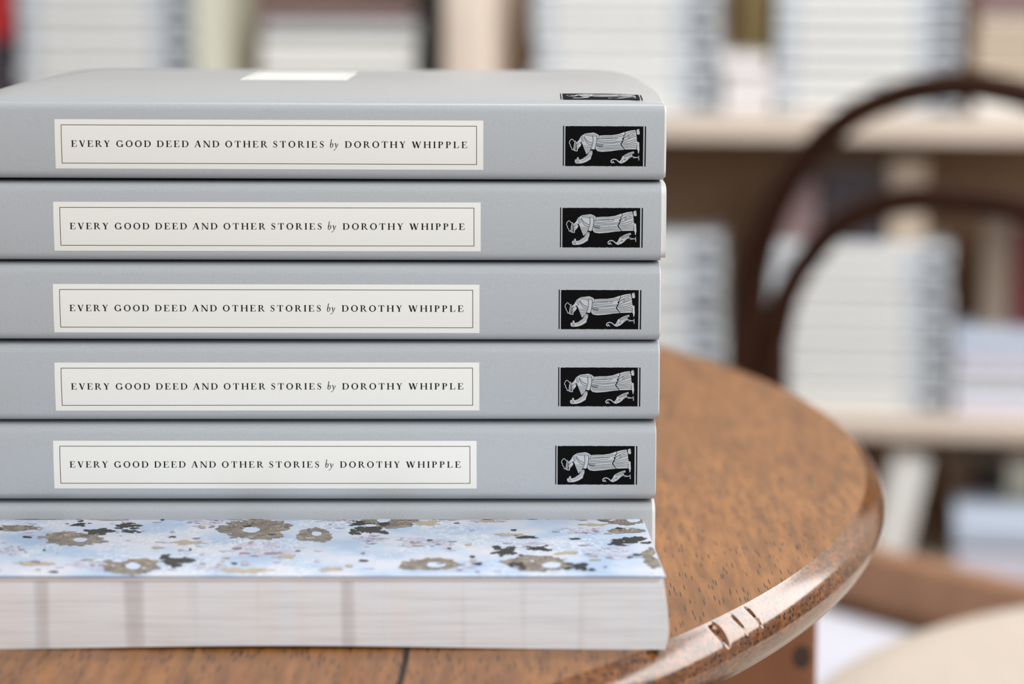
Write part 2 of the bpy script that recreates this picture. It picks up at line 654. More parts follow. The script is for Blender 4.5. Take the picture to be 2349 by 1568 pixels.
def glyphs():
    G = {}
    e = stem(0.12) + [rect(0.12, 0.955, 0.80, 1.0), [(0.80, 1.0), (0.83, 0.74), (0.79, 0.74), (0.70, 0.955), (0.6, 1.0)],
                      rect(0.2, 0.49, 0.60, 0.54), [(0.56, 0.40), (0.60, 0.40), (0.60, 0.63), (0.56, 0.63), (0.53, 0.515)],
                      rect(0.12, 0.0, 0.86, 0.045), [(0.86, 0.0), (0.92, 0.29), (0.88, 0.29), (0.76, 0.05), (0.6, 0.0)]]
    G['E'] = (0.93, e)
    G['L'] = (0.92, stem(0.12) + [rect(0.12, 0.0, 0.84, 0.045), [(0.84, 0.0), (0.91, 0.33), (0.87, 0.33), (0.74, 0.05), (0.6, 0.0)]])
    G['I'] = (0.42, stem(0.13))
    G['H'] = (1.16, stem(0.12) + stem(0.88) + [rect(0.2, 0.49, 0.95, 0.54)])
    G['T'] = (1.0, stem(0.42, topser=False) + [rect(0.06, 0.955, 0.94, 1.0), [(0.06, 1.0), (0.02, 0.72), (0.06, 0.72), (0.17, 0.955), (0.25, 1.0)],
                                                [(0.94, 1.0), (0.98, 0.72), (0.94, 0.72), (0.83, 0.955), (0.75, 1.0)]])
    G['V'] = (1.05, [diag(0.10, 1.0, 0.46, 0.0, TH + 0.02), diag(0.86, 1.0, 0.52, 0.0, TN), foot(0.18, 1.0, -1), foot(0.88, 1.0, -1, 0.13)])
    G['A'] = (1.08, [diag(0.12, 0.0, 0.50, 1.02, TN), diag(0.80, 0.0, 0.46, 1.02, TH + 0.02), rect(0.24, 0.33, 0.82, 0.375), foot(0.15, 0.0, 1, 0.13), foot(0.90, 0.0, 1, 0.15)])
    G['W'] = (1.52, [diag(0.10, 1.0, 0.40, 0.0, TH + 0.02), diag(0.76, 1.0, 0.46, 0.0, TN), diag(0.66, 1.0, 0.97, 0.0, TH + 0.02), diag(1.36, 1.0, 1.04, 0.0, TN),
                     foot(0.18, 1.0, -1), foot(0.74, 1.0, -1, 0.15), foot(1.38, 1.0, -1, 0.13)])
    G['Y'] = (0.98, [diag(0.10, 1.0, 0.40, 0.44, TH + 0.02), diag(0.80, 1.0, 0.52, 0.44, TN), foot(0.18, 1.0, -1), foot(0.82, 1.0, -1, 0.13)] + stem(0.41, y1=0.46, topser=False))
    G['N'] = (1.14, stem(0.16, w=TN, topser=False) + [diag(0.10, 1.0, 0.86, -0.02, TH + 0.02), rect(0.98, 0.0, 0.98 + TN, 1.0), foot(1.0, 1.0, -1, 0.13), foot(0.14, 1.0, -1, 0.13), rect(0.96, -0.02, 1.03, 0.2)])
    G['O'] = (1.14, ring(0.57, 0.5, 0.53, 0.52, TH + 0.01, TN))
    G['D'] = (1.12, stem(0.12) + [rect(0.12, 0.955, 0.55, 1.0), rect(0.12, 0.0, 0.55, 0.045)] + ring(0.54, 0.5, 0.53, 0.5, TH + 0.01, TN - 0.005, -90, 90, 24))
    G['G'] = (1.18, ring(0.57, 0.5, 0.53, 0.52, TH + 0.01, TN, 42, 322, 36) + [rect(0.88, 0.04, 0.88 + TH * 0.9, 0.42), foot(0.95, 0.42, -1, 0.17), [(0.92, 0.66), (0.98, 0.66), (0.98, 0.98), (0.94, 0.98), (0.88, 0.86)]])
    pb = [rect(0.12, 0.955, 0.5, 1.0)] + ring(0.48, 0.735, 0.32, 0.265, TH, TN, -90, 90, 20)
    G['P'] = (0.86, stem(0.12) + pb + [rect(0.2, 0.47, 0.5, 0.515)])
    G['R'] = (1.06, stem(0.12) + pb + [rect(0.2, 0.47, 0.5, 0.515), [(0.44, 0.5), (0.60, 0.5), (0.98, 0.04), (1.08, 0.04), (1.08, 0.0), (0.82, 0.0)]])
    s = []
    pts = [(0.62, 0.80), (0.55, 0.93), (0.40, 0.985), (0.22, 0.93), (0.15, 0.77), (0.22, 0.63), (0.38, 0.53), (0.54, 0.42), (0.61, 0.27), (0.55, 0.10), (0.38, 0.015), (0.20, 0.07), (0.11, 0.22)]
    wd = [0.05, 0.05, 0.06, 0.085, 0.12, 0.16, 0.18, 0.18, 0.13, 0.085, 0.06, 0.05, 0.05]
    s += strokepoly(pts, wd)
    s += [[(0.60, 0.72), (0.645, 0.72), (0.645, 0.98), (0.61, 0.98), (0.58, 0.88)], [(0.13, 0.28), (0.085, 0.28), (0.085, 0.0), (0.12, 0.0), (0.15, 0.12)]]
    G['S'] = (0.74, s)
    # italic b and y
    G['b'] = (0.56, strokepoly([(0.20, 1.22), (0.30, 1.24), (0.20, 0.75), (0.11, 0.30), (0.12, 0.10), (0.24, 0.01), (0.40, 0.12), (0.50, 0.36), (0.50, 0.58), (0.40, 0.66), (0.27, 0.56), (0.17, 0.36)],
                                [0.04, 0.09, 0.11, 0.11, 0.09, 0.06, 0.08, 0.12, 0.10, 0.06, 0.05, 0.04]))
    G['y'] = (0.66, strokepoly([(0.10, 0.58), (0.20, 0.66), (0.27, 0.58), (0.31, 0.30), (0.32, 0.02)], [0.04, 0.07, 0.12, 0.12, 0.07]) +
              strokepoly([(0.60, 0.62), (0.62, 0.50), (0.50, 0.22), (0.34, -0.06), (0.16, -0.32), (0.02, -0.38), (-0.04, -0.32)], [0.11, 0.09, 0.06, 0.055, 0.055, 0.07, 0.09]))
    return G


def strokepoly(pts, wd):
    n = len(pts)
    L = []
    P = spline([(p[0], p[1], 0) for p in pts], 4)
    out = []
    K = len(P)
    for i, p in enumerate(P):
        a = P[max(i - 1, 0)]
        b = P[min(i + 1, K - 1)]
        d = (b - a)
        d = d / max(d.length, 1e-6)
        nrm = Vector((-d.y, d.x, 0))
        t = i / (K - 1) * (n - 1)
        j = min(int(t), n - 2)
        w = wd[j] + (wd[j + 1] - wd[j]) * (t - j)
        L.append((p + nrm * w / 2, p - nrm * w / 2))
    for i in range(K - 1):
        out.append([(L[i][0].x, L[i][0].y), (L[i + 1][0].x, L[i + 1][0].y), (L[i + 1][1].x, L[i + 1][1].y), (L[i][1].x, L[i][1].y)])
    return out


GL = glyphs()
# word, left and right ends in label pixels (photograph scale), measured on the topmost book
WORDS = [('EVERY', 162.5, 251.6), ('GOOD', 265.7, 346.0), ('DEED', 359.1, 432.6), ('AND', 445.0, 502.9), ('OTHER', 516.0, 613.0),
         ('STORIES', 625.7, 743.2), ('by', 756.0, 775.3), ('DOROTHY', 790.7, 930.2), ('WHIPPLE', 944.0, 1072.0)]
CAP = 14.6


def text_polys():
    """polygons in pixels: x to the right, y up from the base line"""
    out = []
    for (w, x0, x1) in WORDS:
        cap = CAP if w != 'by' else 14.6
        tot = sum(GL[c][0] for c in w) * cap
        gap = (x1 - x0 - tot) / max(len(w) - 1, 1)
        x = x0
        for c in w:
            for q in GL[c][1]:
                out.append([(x + p[0] * cap, p[1] * cap) for p in q])
            x += GL[c][0] * cap + gap
    return out


TEXT = text_polys()

# ------------------------------------------------------------------ emblem drawing (units: 1/6.532 photograph pixel, y down)
EM_X0, EM_X1, EM_Y0, EM_Y1 = 135, 1378, 655, 1245
FIG_LIGHT = [
    [(345, 888), (365, 868), (385, 838), (402, 802), (428, 785), (446, 830), (452, 882), (432, 916), (412, 904), (420, 888), (404, 884), (398, 900), (408, 926), (396, 950), (376, 972), (356, 994), (342, 984), (338, 950), (352, 930), (340, 915)],
    [(428, 785), (470, 762), (530, 755), (590, 748), (640, 765), (672, 790), (682, 826), (660, 852), (645, 900), (630, 960), (600, 1000), (556, 990), (520, 1040), (486, 1068), (472, 1034), (446, 970), (426, 916), (452, 882), (444, 826)],
    [(680, 792), (760, 786), (860, 786), (960, 772), (1056, 738), (1062, 778), (1040, 786), (1046, 815), (1026, 832), (1032, 862), (1012, 880), (1022, 906), (998, 902), (1006, 934), (1030, 962), (1054, 998), (960, 1006), (850, 1022), (720, 1032), (654, 1022), (626, 992), (622, 950), (648, 862)],
    [(1066, 738), (1140, 718), (1215, 708), (1226, 745), (1236, 800), (1240, 850), (1250, 890), (1238, 940), (1236, 992), (1064, 996), (1046, 966), (1020, 930), (1010, 912), (1032, 890), (1040, 860), (1050, 800), (1072, 778)],
    [(1234, 706), (1256, 700), (1266, 690), (1276, 702), (1284, 740), (1280, 774), (1258, 776), (1242, 770)],
    [(1246, 890), (1264, 884), (1276, 892), (1278, 940), (1282, 1000), (1272, 1056), (1262, 1054), (1258, 1014), (1244, 990), (1246, 940)],
    [(545, 1018), (572, 1012), (582, 1046), (558, 1108), (552, 1142), (482, 1184), (424, 1204), (372, 1208), (328, 1206), (314, 1180), (316, 1150), (340, 1144), (346, 1114), (370, 1114), (376, 1150), (430, 1132), (496, 1088)],
    [(985, 1172), (1005, 1148), (1030, 1096), (1070, 1072), (1110, 1050), (1150, 1036), (1196, 1024), (1202, 1052), (1174, 1064), (1176, 1096), (1150, 1112), (1110, 1150), (1062, 1186), (1012, 1206), (982, 1196), (962, 1180)],
]
FIG_LIGHT_STROKES = [
    ([(350, 1022), (304, 1014), (290, 996), (272, 1002), (262, 968), (244, 948), (246, 926), (230, 908), (236, 876), (262, 846), (284, 856), (298, 874), (322, 872)], 9),
    ([(320, 874), (306, 930), (298, 1008)], 13), ([(338, 884), (326, 940), (318, 1014)], 9), ([(350, 1022), (346, 990)], 14),
    ([(988, 1190), (962, 1168), (934, 1148), (900, 1140), (872, 1150), (856, 1172), (870, 1194), (886, 1186), (888, 1168)], 14),
    ([(884, 1184), (904, 1192), (908, 1204)], 9),
    ([(1150, 1110), (1184, 1100), (1220, 1112), (1272, 1112)], 9), ([(1184, 1122), (1240, 1118), (1272, 1116)], 6), ([(1274, 1088), (1270, 1110), (1276, 1132), (1272, 1158)], 10),
]
FIG_DARK = [  # stroke paths drawn over the light shapes
    ([(580, 790), (584, 880), (570, 950), (545, 1000)], 6), ([(640, 790), (642, 850), (632, 920), (618, 975)], 7), ([(580, 790), (612, 800), (640, 795)], 4),
    ([(578, 992), (584, 1030), (578, 1052)], 6), ([(590, 1000), (596, 1040), (592, 1070)], 5), ([(604, 1000), (606, 1040)], 4),
    ([(680, 796), (668, 830), (646, 846)], 6),
    ([(456, 782), (500, 790), (560, 796), (576, 806)], 5), ([(448, 800), (480, 850), (520, 885), (572, 904)], 6), ([(446, 820), (478, 880), (520, 920), (570, 925)], 5), ([(470, 772), (560, 772), (640, 780)], 4),
    ([(440, 940), (500, 942), (566, 940)], 4), ([(448, 965), (500, 966), (562, 962)], 5), ([(458, 990), (510, 990), (550, 985)], 4), ([(466, 1012), (510, 1012), (534, 1006)], 4), ([(474, 1034), (500, 1036), (520, 1030)], 4),
    ([(405, 805), (414, 850), (430, 880)], 5), ([(420, 790), (434, 840), (440, 880)], 4),
    ([(690, 822), (760, 826), (860, 824), (960, 832)], 4), ([(660, 842), (760, 836), (880, 828), (1030, 796)], 5), ([(650, 862), (760, 868), (880, 858), (940, 850)], 4), ([(648, 880), (760, 892), (880, 888), (1010, 872)], 5),
    ([(640, 905), (740, 916), (860, 906), (1000, 892)], 4), ([(636, 930), (700, 945), (820, 942), (990, 928)], 5), ([(632, 955), (720, 966), (850, 962), (1010, 945)], 4), ([(640, 980), (740, 986), (880, 978), (1030, 968)], 5), ([(654, 1004), (760, 1004), (900, 994), (1044, 984)], 4),
    ([(700, 800), (800, 802), (900, 800), (1030, 775)], 4), ([(640, 918), (690, 925), (740, 930)], 6), ([(640, 940), (690, 952), (730, 955)], 6),
    ([(1062, 740), (1068, 776)], 6), ([(1040, 785), (1048, 815), (1026, 832), (1034, 862), (1014, 880), (1022, 906), (1000, 904), (1010, 936), (1034, 960), (1058, 996)], 8),
    ([(1070, 770), (1140, 742), (1210, 722)], 5), ([(1054, 820), (1130, 775), (1220, 738)], 5), ([(1044, 870), (1140, 830), (1230, 795)], 6), ([(1040, 892), (1140, 870), (1236, 838)], 5), ([(1030, 910), (1140, 902), (1240, 862)], 5), ([(1034, 928), (1140, 922), (1244, 900)], 5), ([(1046, 950), (1140, 945), (1240, 930)], 5), ([(1056, 972), (1140, 966), (1236, 962)], 5),
    ([(1090, 792), (1104, 808), (1096, 834)], 4), ([(1104, 788), (1124, 806), (1112, 836)], 4), ([(1120, 786), (1138, 800), (1128, 826)], 4), ([(1150, 810), (1176, 776), (1186, 790), (1216, 768)], 5), ([(1048, 858), (1056, 826), (1080, 812)], 4),
    ([(1264, 708), (1280, 712)], 3), ([(1264, 722), (1282, 726)], 3), ([(1264, 736), (1283, 740)], 3),
    ([(386, 1148), (440, 1130), (500, 1095), (550, 1045)], 4), ([(410, 1168), (460, 1150), (520, 1110), (556, 1070)], 4), ([(546, 1030), (562, 1022), (570, 1036), (556, 1044)], 4), ([(346, 1116), (352, 1150), (376, 1180)], 4), ([(330, 1165), (372, 1185)], 4), ([(324, 1185), (372, 1196)], 3),
    ([(352, 905), (366, 912), (360, 925)], 6), ([(356, 955), (372, 962)], 5), ([(344, 962), (352, 975)], 5), ([(384, 888), (396, 900), (390, 912)], 5),
    ([(1048, 1088), (1068, 1110)], 6), ([(1066, 1078), (1088, 1112)], 6), ([(1086, 1068), (1104, 1104)], 6), ([(1106, 1058), (1122, 1098)], 6), ([(1126, 1050), (1140, 1092)], 6), ([(1146, 1042), (1154, 1084)], 6), ([(1164, 1038), (1168, 1074)], 6), ([(1182, 1034), (1184, 1062)], 5),
    ([(1110, 1148), (1140, 1110), (1176, 1094)], 4), ([(1020, 1150), (1028, 1166)], 8), ([(1050, 1136), (1060, 1158)], 8), ([(1066, 1128), (1078, 1150)], 7), ([(1014, 1180), (1026, 1188)], 6), ([(868, 1170), (872, 1176)], 9),
]


def stroke2d(path, w):
    q = []
    P = spline([(x, y, 0) for x, y in path], 4) if len(path) > 2 else [Vector((x, y, 0)) for x, y in path]
    L = []
    K = len(P)
    for i, p in enumerate(P):
        d = P[min(i + 1, K - 1)] - P[max(i - 1, 0)]
        d = d / max(d.length, 1e-6)
        nr = Vector((-d.y, d.x, 0))
        L.append((p + nr * w / 2, p - nr * w / 2))
    for i in range(K - 1):
        q.append([(L[i][0].x, L[i][0].y), (L[i + 1][0].x, L[i + 1][0].y), (L[i + 1][1].x, L[i + 1][1].y), (L[i][1].x, L[i][1].y)])
    return q


def tri2d(poly):
    """triangulate one outline so that it can follow a curved spine"""
    bm = bmesh.new()
    vs = [bm.verts.new((x, -y, 0)) for x, y in poly]
    f = bm.faces.new(vs)
    bmesh.ops.triangulate(bm, faces=[f])
    out = [[(v.co.x, -v.co.y) for v in g.verts] for g in bm.faces]
    bm.free()
    return out


FIG_TRIS = [t for p in FIG_LIGHT for t in tri2d(p)] + [q for s, w in FIG_LIGHT_STROKES for q in stroke2d(s, w)]
FIG_LINES = [q for s, w in FIG_DARK for q in stroke2d(s, w)]

# ------------------------------------------------------------------ the grey paperbacks
MM = 0.001
PX = MM / 8.204           # one photograph pixel on the spines, in metres
BX0, BX1 = -80, 1512      # spine ends in pixels of the third book
DEPTH = 0.134


def spine_y(z, T):
    """how far the rounded spine lies behind its foremost line"""
    h = T / 2
    t = abs(z - h) / h
    y = 0.0008 * t * t
    r = 0.0025
    d = abs(z - h) - (h - r)
    if d > 0:
        y += r - math.sqrt(max(r * r - d * d, 0.0))
    return y


def zsteps(T):
    h = T / 2
    r = 0.0025
    zs = []
    for k in range(0, 9):
        a = k / 8 * pi / 2
        zs.append(r * (1 - cos(a)))
    lo = sorted(set(round(z, 7) for z in zs))
    mid = [r + (T - 2 * r) * k / 12 for k in range(1, 12)]
    return lo + mid + [T - z for z in reversed(lo)]


def grey_book(label, shift, z0, T, roll=0.0, yaw=0.0, dy=0.0, poke=0.5, dome=None, decorated=True, group='grey paperbacks in the front stack', lab=(0, 0)):
    """x: along the spine, y: away from the camera, z: up; origin on the spine's foot"""
    def X(px):
        return (px - 700.0) * PX
    root = thing('paperback_book', label, 'book', ((700.0 + shift - 1174.5) * PX, dy, z0), yaw, group)
    root.rotation_euler = (0, roll, yaw)
    th = 0.0006
    xs = [X(BX0) + (X(BX1) - X(BX0)) * k / 40 for k in range(41)]

    def topz(x, y):
        if not dome:
            return 0.0
        a = min(max((y - 0.001) / 0.06, 0.0), 1.0)
        rise = dome * (1 - (1 - a) ** 1.8)
        b = max((y - 0.06) / 0.075, 0.0)
        rise -= 0.0006 * b * b
        ex = min(x - xs[0], xs[-1] - x)
        f = min(max(ex / 0.02, 0.0), 1.0)
        rise -= 0.55 * dome * (1 - f) ** 2 * a
        g = min(max(ex / 0.009, 0.0), 1.0)
        rise -= 0.0011 * (1 - g) ** 2
        return rise
    zs = zsteps(T)
    SQ = 0.00046      # the spine is a little flatter than the body of the book
    ys_top = [0.0037 + (DEPTH - 0.0037) * (k / 22) ** 1.5 for k in range(1, 23)]

    def profile(x, inset):
        P = []
        for y in (DEPTH, 0.06, 0.0097, 0.0067, 0.0047):
            P.append((x, y, inset + SQ * max(1 - (y - 0.0037) / 0.006, 0.0) ** 2))
        for z in zs:
            zz = SQ + inset + (T - 2 * inset - 2 * SQ) * z / T
            P.append((x, spine_y(z, T) + inset, zz))
        for y in ys_top:
            P.append((x, y, T - inset - SQ * max(1 - (y - 0.0037) / 0.006, 0.0) ** 2 + topz(x, y)))
        return P
    mb = MB()
    outer = [profile(x, 0.0) for x in xs]
    inner = [profile(x, th) for x in xs]
    mb.grid(outer, 0)
    mb.grid([r[::-1] for r in inner], 1)
    for (o_, i_) in ((outer[0], inner[0]), (outer[-1], inner[-1])):
        mb.grid([o_, i_], 1)
    for k in (0, -1):
        mb.grid([[r[k] for r in outer], [r[k] for r in inner]], 1)
    mb.build('cover', [M_cover, M_paper], root, smooth=True)
    # pages: white block inside the cover, showing a sliver past the foot of the spine
    mb = MB()
    i2 = th + 0.0001
    px_ = [xs[0] + 0.001, xs[-1] - 0.008, xs[-1] - 0.001, xs[-1] + poke * MM]
    rows = []
    for x in px_:
        xr = min(max(x, xs[0]), xs[-1])
        p = []
        for z in zs:
            zz = i2 + SQ + (T - 2 * i2 - 2 * SQ) * z / T
            p.append((x, spine_y(z, T) + i2, zz))
        for y in ys_top[:-1] + [DEPTH - 0.0015]:
            p.append((x, y, T - i2 - SQ * max(1 - (y - 0.0037) / 0.006, 0.0) ** 2 + topz(xr, y)))
        p += [(x, DEPTH - 0.0015, i2), (x, 0.06, i2), (x, 0.0097, i2), (x, 0.0047, i2 + SQ * 0.7)]
        rows.append(p)
    mb.grid(rows, 0, close=True)
    mb.poly(rows[0][::-1])
    mb.poly(rows[-1])
    mb.build('pages', M_paper, root, smooth=True)
    if not decorated:
        return root
    zc = T / 2 - 0.0010 + lab[1] * PX

    def onspine(px, dz, eps):
        z = min(max(zc + dz, 0.0006), T - 0.0006)
        zq = (z - SQ) * T / (T - 2 * SQ)
        return (X(px), spine_y(min(max(zq, 0), T), T) - eps, z)

    def strip(mb, p0, p1, d0, d1, eps, nx=1, nz=28, jag=0.0, seed=0):
        rnd = random.Random(seed)
        rows = []
        for a in range(nx + 1):
            px = p0 + (p1 - p0) * a / nx
            ja, jb = (rnd.uniform(-jag, jag), rnd.uniform(-jag, jag)) if jag else (0, 0)
            rows.append([onspine(px, d0 + ja + (d1 + jb - d0 - ja) * k / nz, eps) for k in range(nz + 1)])
        mb.grid(rows)
    # label: pixels 123..1099 wide, 113 high
    LH = 56.3 * PX
    mb = MB()
    strip(mb, 122.5, 1099.3, LH, -LH, 0.00005)
    lab_o = mb.build('title_label', M_cream, root, smooth=True)
    mb = MB()
    bx0, bx1, bz = 137.2, 1084.6, 44.3 * PX
    t = 1.3
    strip(mb, bx0, bx1, bz, bz - t * PX, 0.00009, nz=1)
    strip(mb, bx0, bx1, -bz + t * PX, -bz, 0.00009, nz=1)
    strip(mb, bx0, bx0 + t, bz, -bz, 0.00009)
    strip(mb, bx1 - t, bx1, bz, -bz, 0.00009)
    mb.build('border_rule', M_rule, lab_o, weld=False)
    mb = MB()
    sc = (1063.0 - 159.8) / (1072.0 - 162.5)
    for q in TEXT:
        mb.poly([onspine(159.8 + (x - 162.5) * sc, (y - 6.2) * PX, 0.00011) for x, y in q])
    mb.build('lettering', M_ink, lab_o, weld=False)

    # emblem
    def em_px(cx):
        return 1281.0 + (cx - EM_X0) / (EM_X1 - EM_X0) * 189.0

    def em_dz(cy):
        return (-1.0 + 45.5 - (cy - EM_Y0) / (EM_Y1 - EM_Y0) * 91.0) * PX
    mb = MB()
    strip(mb, em_px(170), em_px(1338), em_dz(655), em_dz(1245), 0.00005, nx=70, jag=0.00005, seed=3)
    strip(mb, em_px(135), em_px(150), em_dz(650), em_dz(1242), 0.00005)
    strip(mb, em_px(1360), em_px(1378), em_dz(655), em_dz(1248), 0.00005)
    em = mb.build('emblem', M_black, root, smooth=True)
    mb = MB()
    for q in FIG_TRIS:
        mb.poly([onspine(em_px(x), em_dz(y), 0.00013) for x, y in q], 0)
    for q in FIG_LINES:
        mb.poly([onspine(em_px(x), em_dz(y), 0.00017) for x, y in q], 1)
    mb.build('emblem_figure', [M_fig, M_black], em, weld=False)
    if dome:
        # the same emblem and a cream label on the front cover
        def oncover(px, y, eps):
            x = X(px)
            return (x, y, T + topz(x, y) + eps)

        def cstrip(mb, p0, p1, y0, y1, eps, nx=1, ny=8, mi=0):
            mb.grid([[oncover(p0 + (p1 - p0) * a / nx, y0 + (y1 - y0) * k / ny, eps) for k in range(ny + 1)] for a in range(nx + 1)], mi)

        def cy_(cy):
            return 0.0172 - (cy - EM_Y0) / (EM_Y1 - EM_Y0) * 0.0111
        off = -5
        mb = MB()
        cstrip(mb, em_px(170) + off, em_px(1338) + off, cy_(655), cy_(1245), 0.00006, nx=8)
        cstrip(mb, em_px(135) + off, em_px(150) + off, cy_(655), cy_(1245), 0.00006)
        cstrip(mb, em_px(1360) + off, em_px(1378) + off, cy_(655), cy_(1245), 0.00006)
        em2 = mb.build('cover_emblem', M_black, root, smooth=True)
        mb = MB()
        for q in FIG_TRIS:
            mb.poly([oncover(em_px(x) + off, cy_(y), 0.00014) for x, y in q], 0)
        for q in FIG_LINES:
            mb.poly([oncover(em_px(x) + off, cy_(y), 0.00018) for x, y in q], 1)
        mb.build('emblem_figure', [M_fig, M_black], em2, weld=False)
        mb = MB()
        l0, l1, y0, y1 = 497, 760, 0.052, 0.108
        cstrip(mb, l0, l1, y0, y1, 0.00006, nx=4)
        cl = mb.build('cover_label', M_cream, root, smooth=True)
        mb = MB()
        b0, b1, c0, c1 = l0 + 14, l1 - 14, y0 + 0.0017, y1 - 0.0017
        tt = 0.0002
        cstrip(mb, b0, b1, c0, c0 + tt, 0.0001, nx=4)
        cstrip(mb, b0, b1, c1 - tt, c1, 0.0001, nx=4)
        cstrip(mb, b0, b0 + 1.5, c0, c1, 0.0001)
        cstrip(mb, b1 - 1.5, b1, c0, c1, 0.0001)
        mb.build('border_rule', M_grey_print, cl, weld=False)
    return root


GAPS = [232, 418.5, 604.5, 785.0, 968.0, 1148.5]
Zg = [on_y(700, y, 0.001).z for y in GAPS] + [0.0]
ORD = ['topmost', 'second', 'third', 'fourth', 'fifth', 'sixth']
SHIFT = [9.5, 3.5, 0.5, 0.0, -6.5, -12]
ROLL = [0.20, 0.10, 0.10, -0.02, 0.02, 0.0]
DYS = [0.0045, 0.003, 0.001, 0.0003, -0.001, 0.0]
POKE = [0.6, 1.45, 0.35, 0.3, 0.25, 0.9]
LABOFF = [0.5, -1, -4, 0, 5, 0]
LBL = ['topmost grey paperback of the front stack, its front cover and cover emblem in view',
       'second grey paperback from the top of the front stack, white pages peeping past its foot',
       'third grey paperback from the top of the front stack, cream title label on spine',
       'fourth grey paperback from the top of the front stack, cream title label on spine',
       'fifth grey paperback down, directly above the one hidden by the floral book',
       'lowest grey paperback of the stack, spine mostly hidden behind the floral book']
for i in range(6):
    grey_book(LBL[i], SHIFT[i], Zg[i + 1], Zg[i] - Zg[i + 1] - 0.0002, roll=radians(ROLL[i]), poke=POKE[i], dy=DYS[i], lab=(0, LABOFF[i]),
              dome=0.0032 if i == 0 else None, decorated=(i < 5))

# ------------------------------------------------------------------ the book in front, fore-edge towards us
FY = -0.0700
zt = on_y(1174, 1322, FY).z
xr = on_y(1532, 1400, FY).x
xl = -0.158
yb = -0.0012
front = thing('floral_book', 'closed book lying page edges forward, blue floral endpaper on top, before the grey stack', 'book', (0, FY, 0))


def bow(x):
    t = (x - xl) / (xr - xl)
    return 0.0010 * sin(pi * min(max((t - 0.05) / 0.9, 0), 1)) ** 2


def edge_x(y):
    """right edge, wavy and running in a little towards the spine"""
    t = (y - FY) / (yb - FY)
    return xr - 0.0025 * t - 0.0


mb = MB()
NXB = 60
rows = []
zt0 = zt - 0.0004
for k in range(NXB + 1):
    t = k / NXB
    row = []
    for (y, z) in ((FY + 0.0002, 0.0), (FY - 0.0002, 0.25), (FY, 0.5), (FY - 0.0002, 0.75), (FY + 0.0002, 0.985), (FY + 0.001, 1.0), (-0.03, 1.0), (yb - 0.006, 1.0), (yb - 0.002, 0.9), (yb, 0.6), (yb, 0.0)):
        xe = edge_x(y) + 0.0008 * sin(z * 5.0) - 0.0004
        x = xl + (xe - xl) * t
        row.append((x, y - FY, (zt0) * z + bow(x) * (1 - 0.8 * z) + 0.0))
    rows.append(row)
mb.grid(rows, 0, close=True)
mb.poly(rows[0][::-1])
mb.poly(rows[-1])
mb.build('pages', M_pages, front, smooth=True)

mb = MB()
NY = 30


def paper_z(y):
    d = (yb - 0.0005) - y
    return zt - (0.0022 * (1 - min(d / 0.006, 1.0)) ** 2)


rows = []
for j in range(NY + 1):
    y = FY + 0.0003 + (yb - 0.0005 - FY - 0.0003) * j / NY
    d = (yb - 0.0005) - y
    rc = 0.006
    cut = rc - math.sqrt(max(rc * rc - max(rc - d, 0) ** 2, 0)) if d < rc else 0.0
    xe = edge_x(y) - 0.0006 - cut
    rows.append([(xl + (xe - xl) * k / 40, y - FY, paper_z(y)) for k in range(41)])
mb.grid(rows, 0)
mb.grid([[(p[0], p[1], p[2] - 0.0003) for p in r[::-1]] for r in rows], 0)
# the end leaf shows as a thin dull pink line along the front
mb.grid([[(xl + (edge_x(FY) - 0.002 - xl) * k / 40, -0.0003, zt - 0.0003 - dz) for k in range(41)] for dz in (0.0, 0.0007)], 7)
# (px, py, half width, half height, material) measured on the photograph
BL = [(586, 1213, 78, 23, 1), (722, 1227, 38, 17, 1), (892, 1196, 62, 15, 1), (305, 1300, 60, 18, 1), (170, 1236, 72, 14, 1), (985, 1294, 62, 15, 1), (1232, 1292, 78, 17, 1), (1432, 1192, 52, 11, 1), (1505, 1278, 32, 22, 1), (1436, 1217, 42, 6, 1),
      (40, 1211, 45, 7, 1), (560, 1308, 46, 8, 3), (980, 1199, 28, 6, 3), (1122, 1194, 34, 4, 3), (430, 1244, 30, 6, 3), (1170, 1226, 26, 5, 3), (1300, 1268, 28, 4, 3), (80, 1292, 36, 7, 3), (1360, 1203, 24, 4, 3), (1030, 1190, 22, 3, 3), (250, 1190, 36, 4, 3), (655, 1276, 22, 5, 3), (760, 1305, 26, 5, 3),
      (222, 1219, 40, 7, 2), (180, 1203, 26, 4, 2), (288, 1206, 30, 6, 2), (300, 1219, 22, 4, 2), (75, 1186, 62, 5, 2), (405, 1284, 46, 14, 2), (572, 1186, 50, 5, 2), (848, 1214, 44, 13, 2), (822, 1198, 26, 4, 2), (1163, 1265, 32, 12, 2), (1206, 1232, 30, 4, 2), (1236, 1258, 30, 7, 2), (1452, 1238, 50, 8, 2), (1420, 1246, 30, 5, 2), (1150, 1184, 40, 3, 2), (1092, 1183, 40, 3, 2), (395, 1231, 10, 2, 2), (1320, 1186, 14, 2, 2), (1320, 1236, 18, 2, 2), (1190, 1296, 20, 8, 2), (1330, 1300, 30, 8, 2),
      (480, 1200, 50, 10, 4), (110, 1226, 60, 12, 4), (620, 1262, 90, 16, 4), (980, 1246, 70, 14, 4), (1340, 1215, 50, 9, 4), (1220, 1250, 44, 9, 4), (1400, 1270, 60, 14, 4), (210, 1295, 60, 12, 4), (760, 1192, 50, 7, 4), (850, 1236, 40, 6, 4), (1040, 1296, 50, 12, 4), (480, 1300, 40, 10, 4), (30, 1262, 40, 10, 4)]
HO = [(576, 1216, 19, 7), (726, 1225, 12, 5), (880, 1194, 16, 5), (305, 1299, 17, 8), (184, 1239, 16, 5), (1000, 1296, 22, 6), (1265, 1297, 22, 7), (1453, 1194, 15, 5), (1512, 1276, 13, 7), (405, 1277, 18, 4), (850, 1206, 14, 3)]


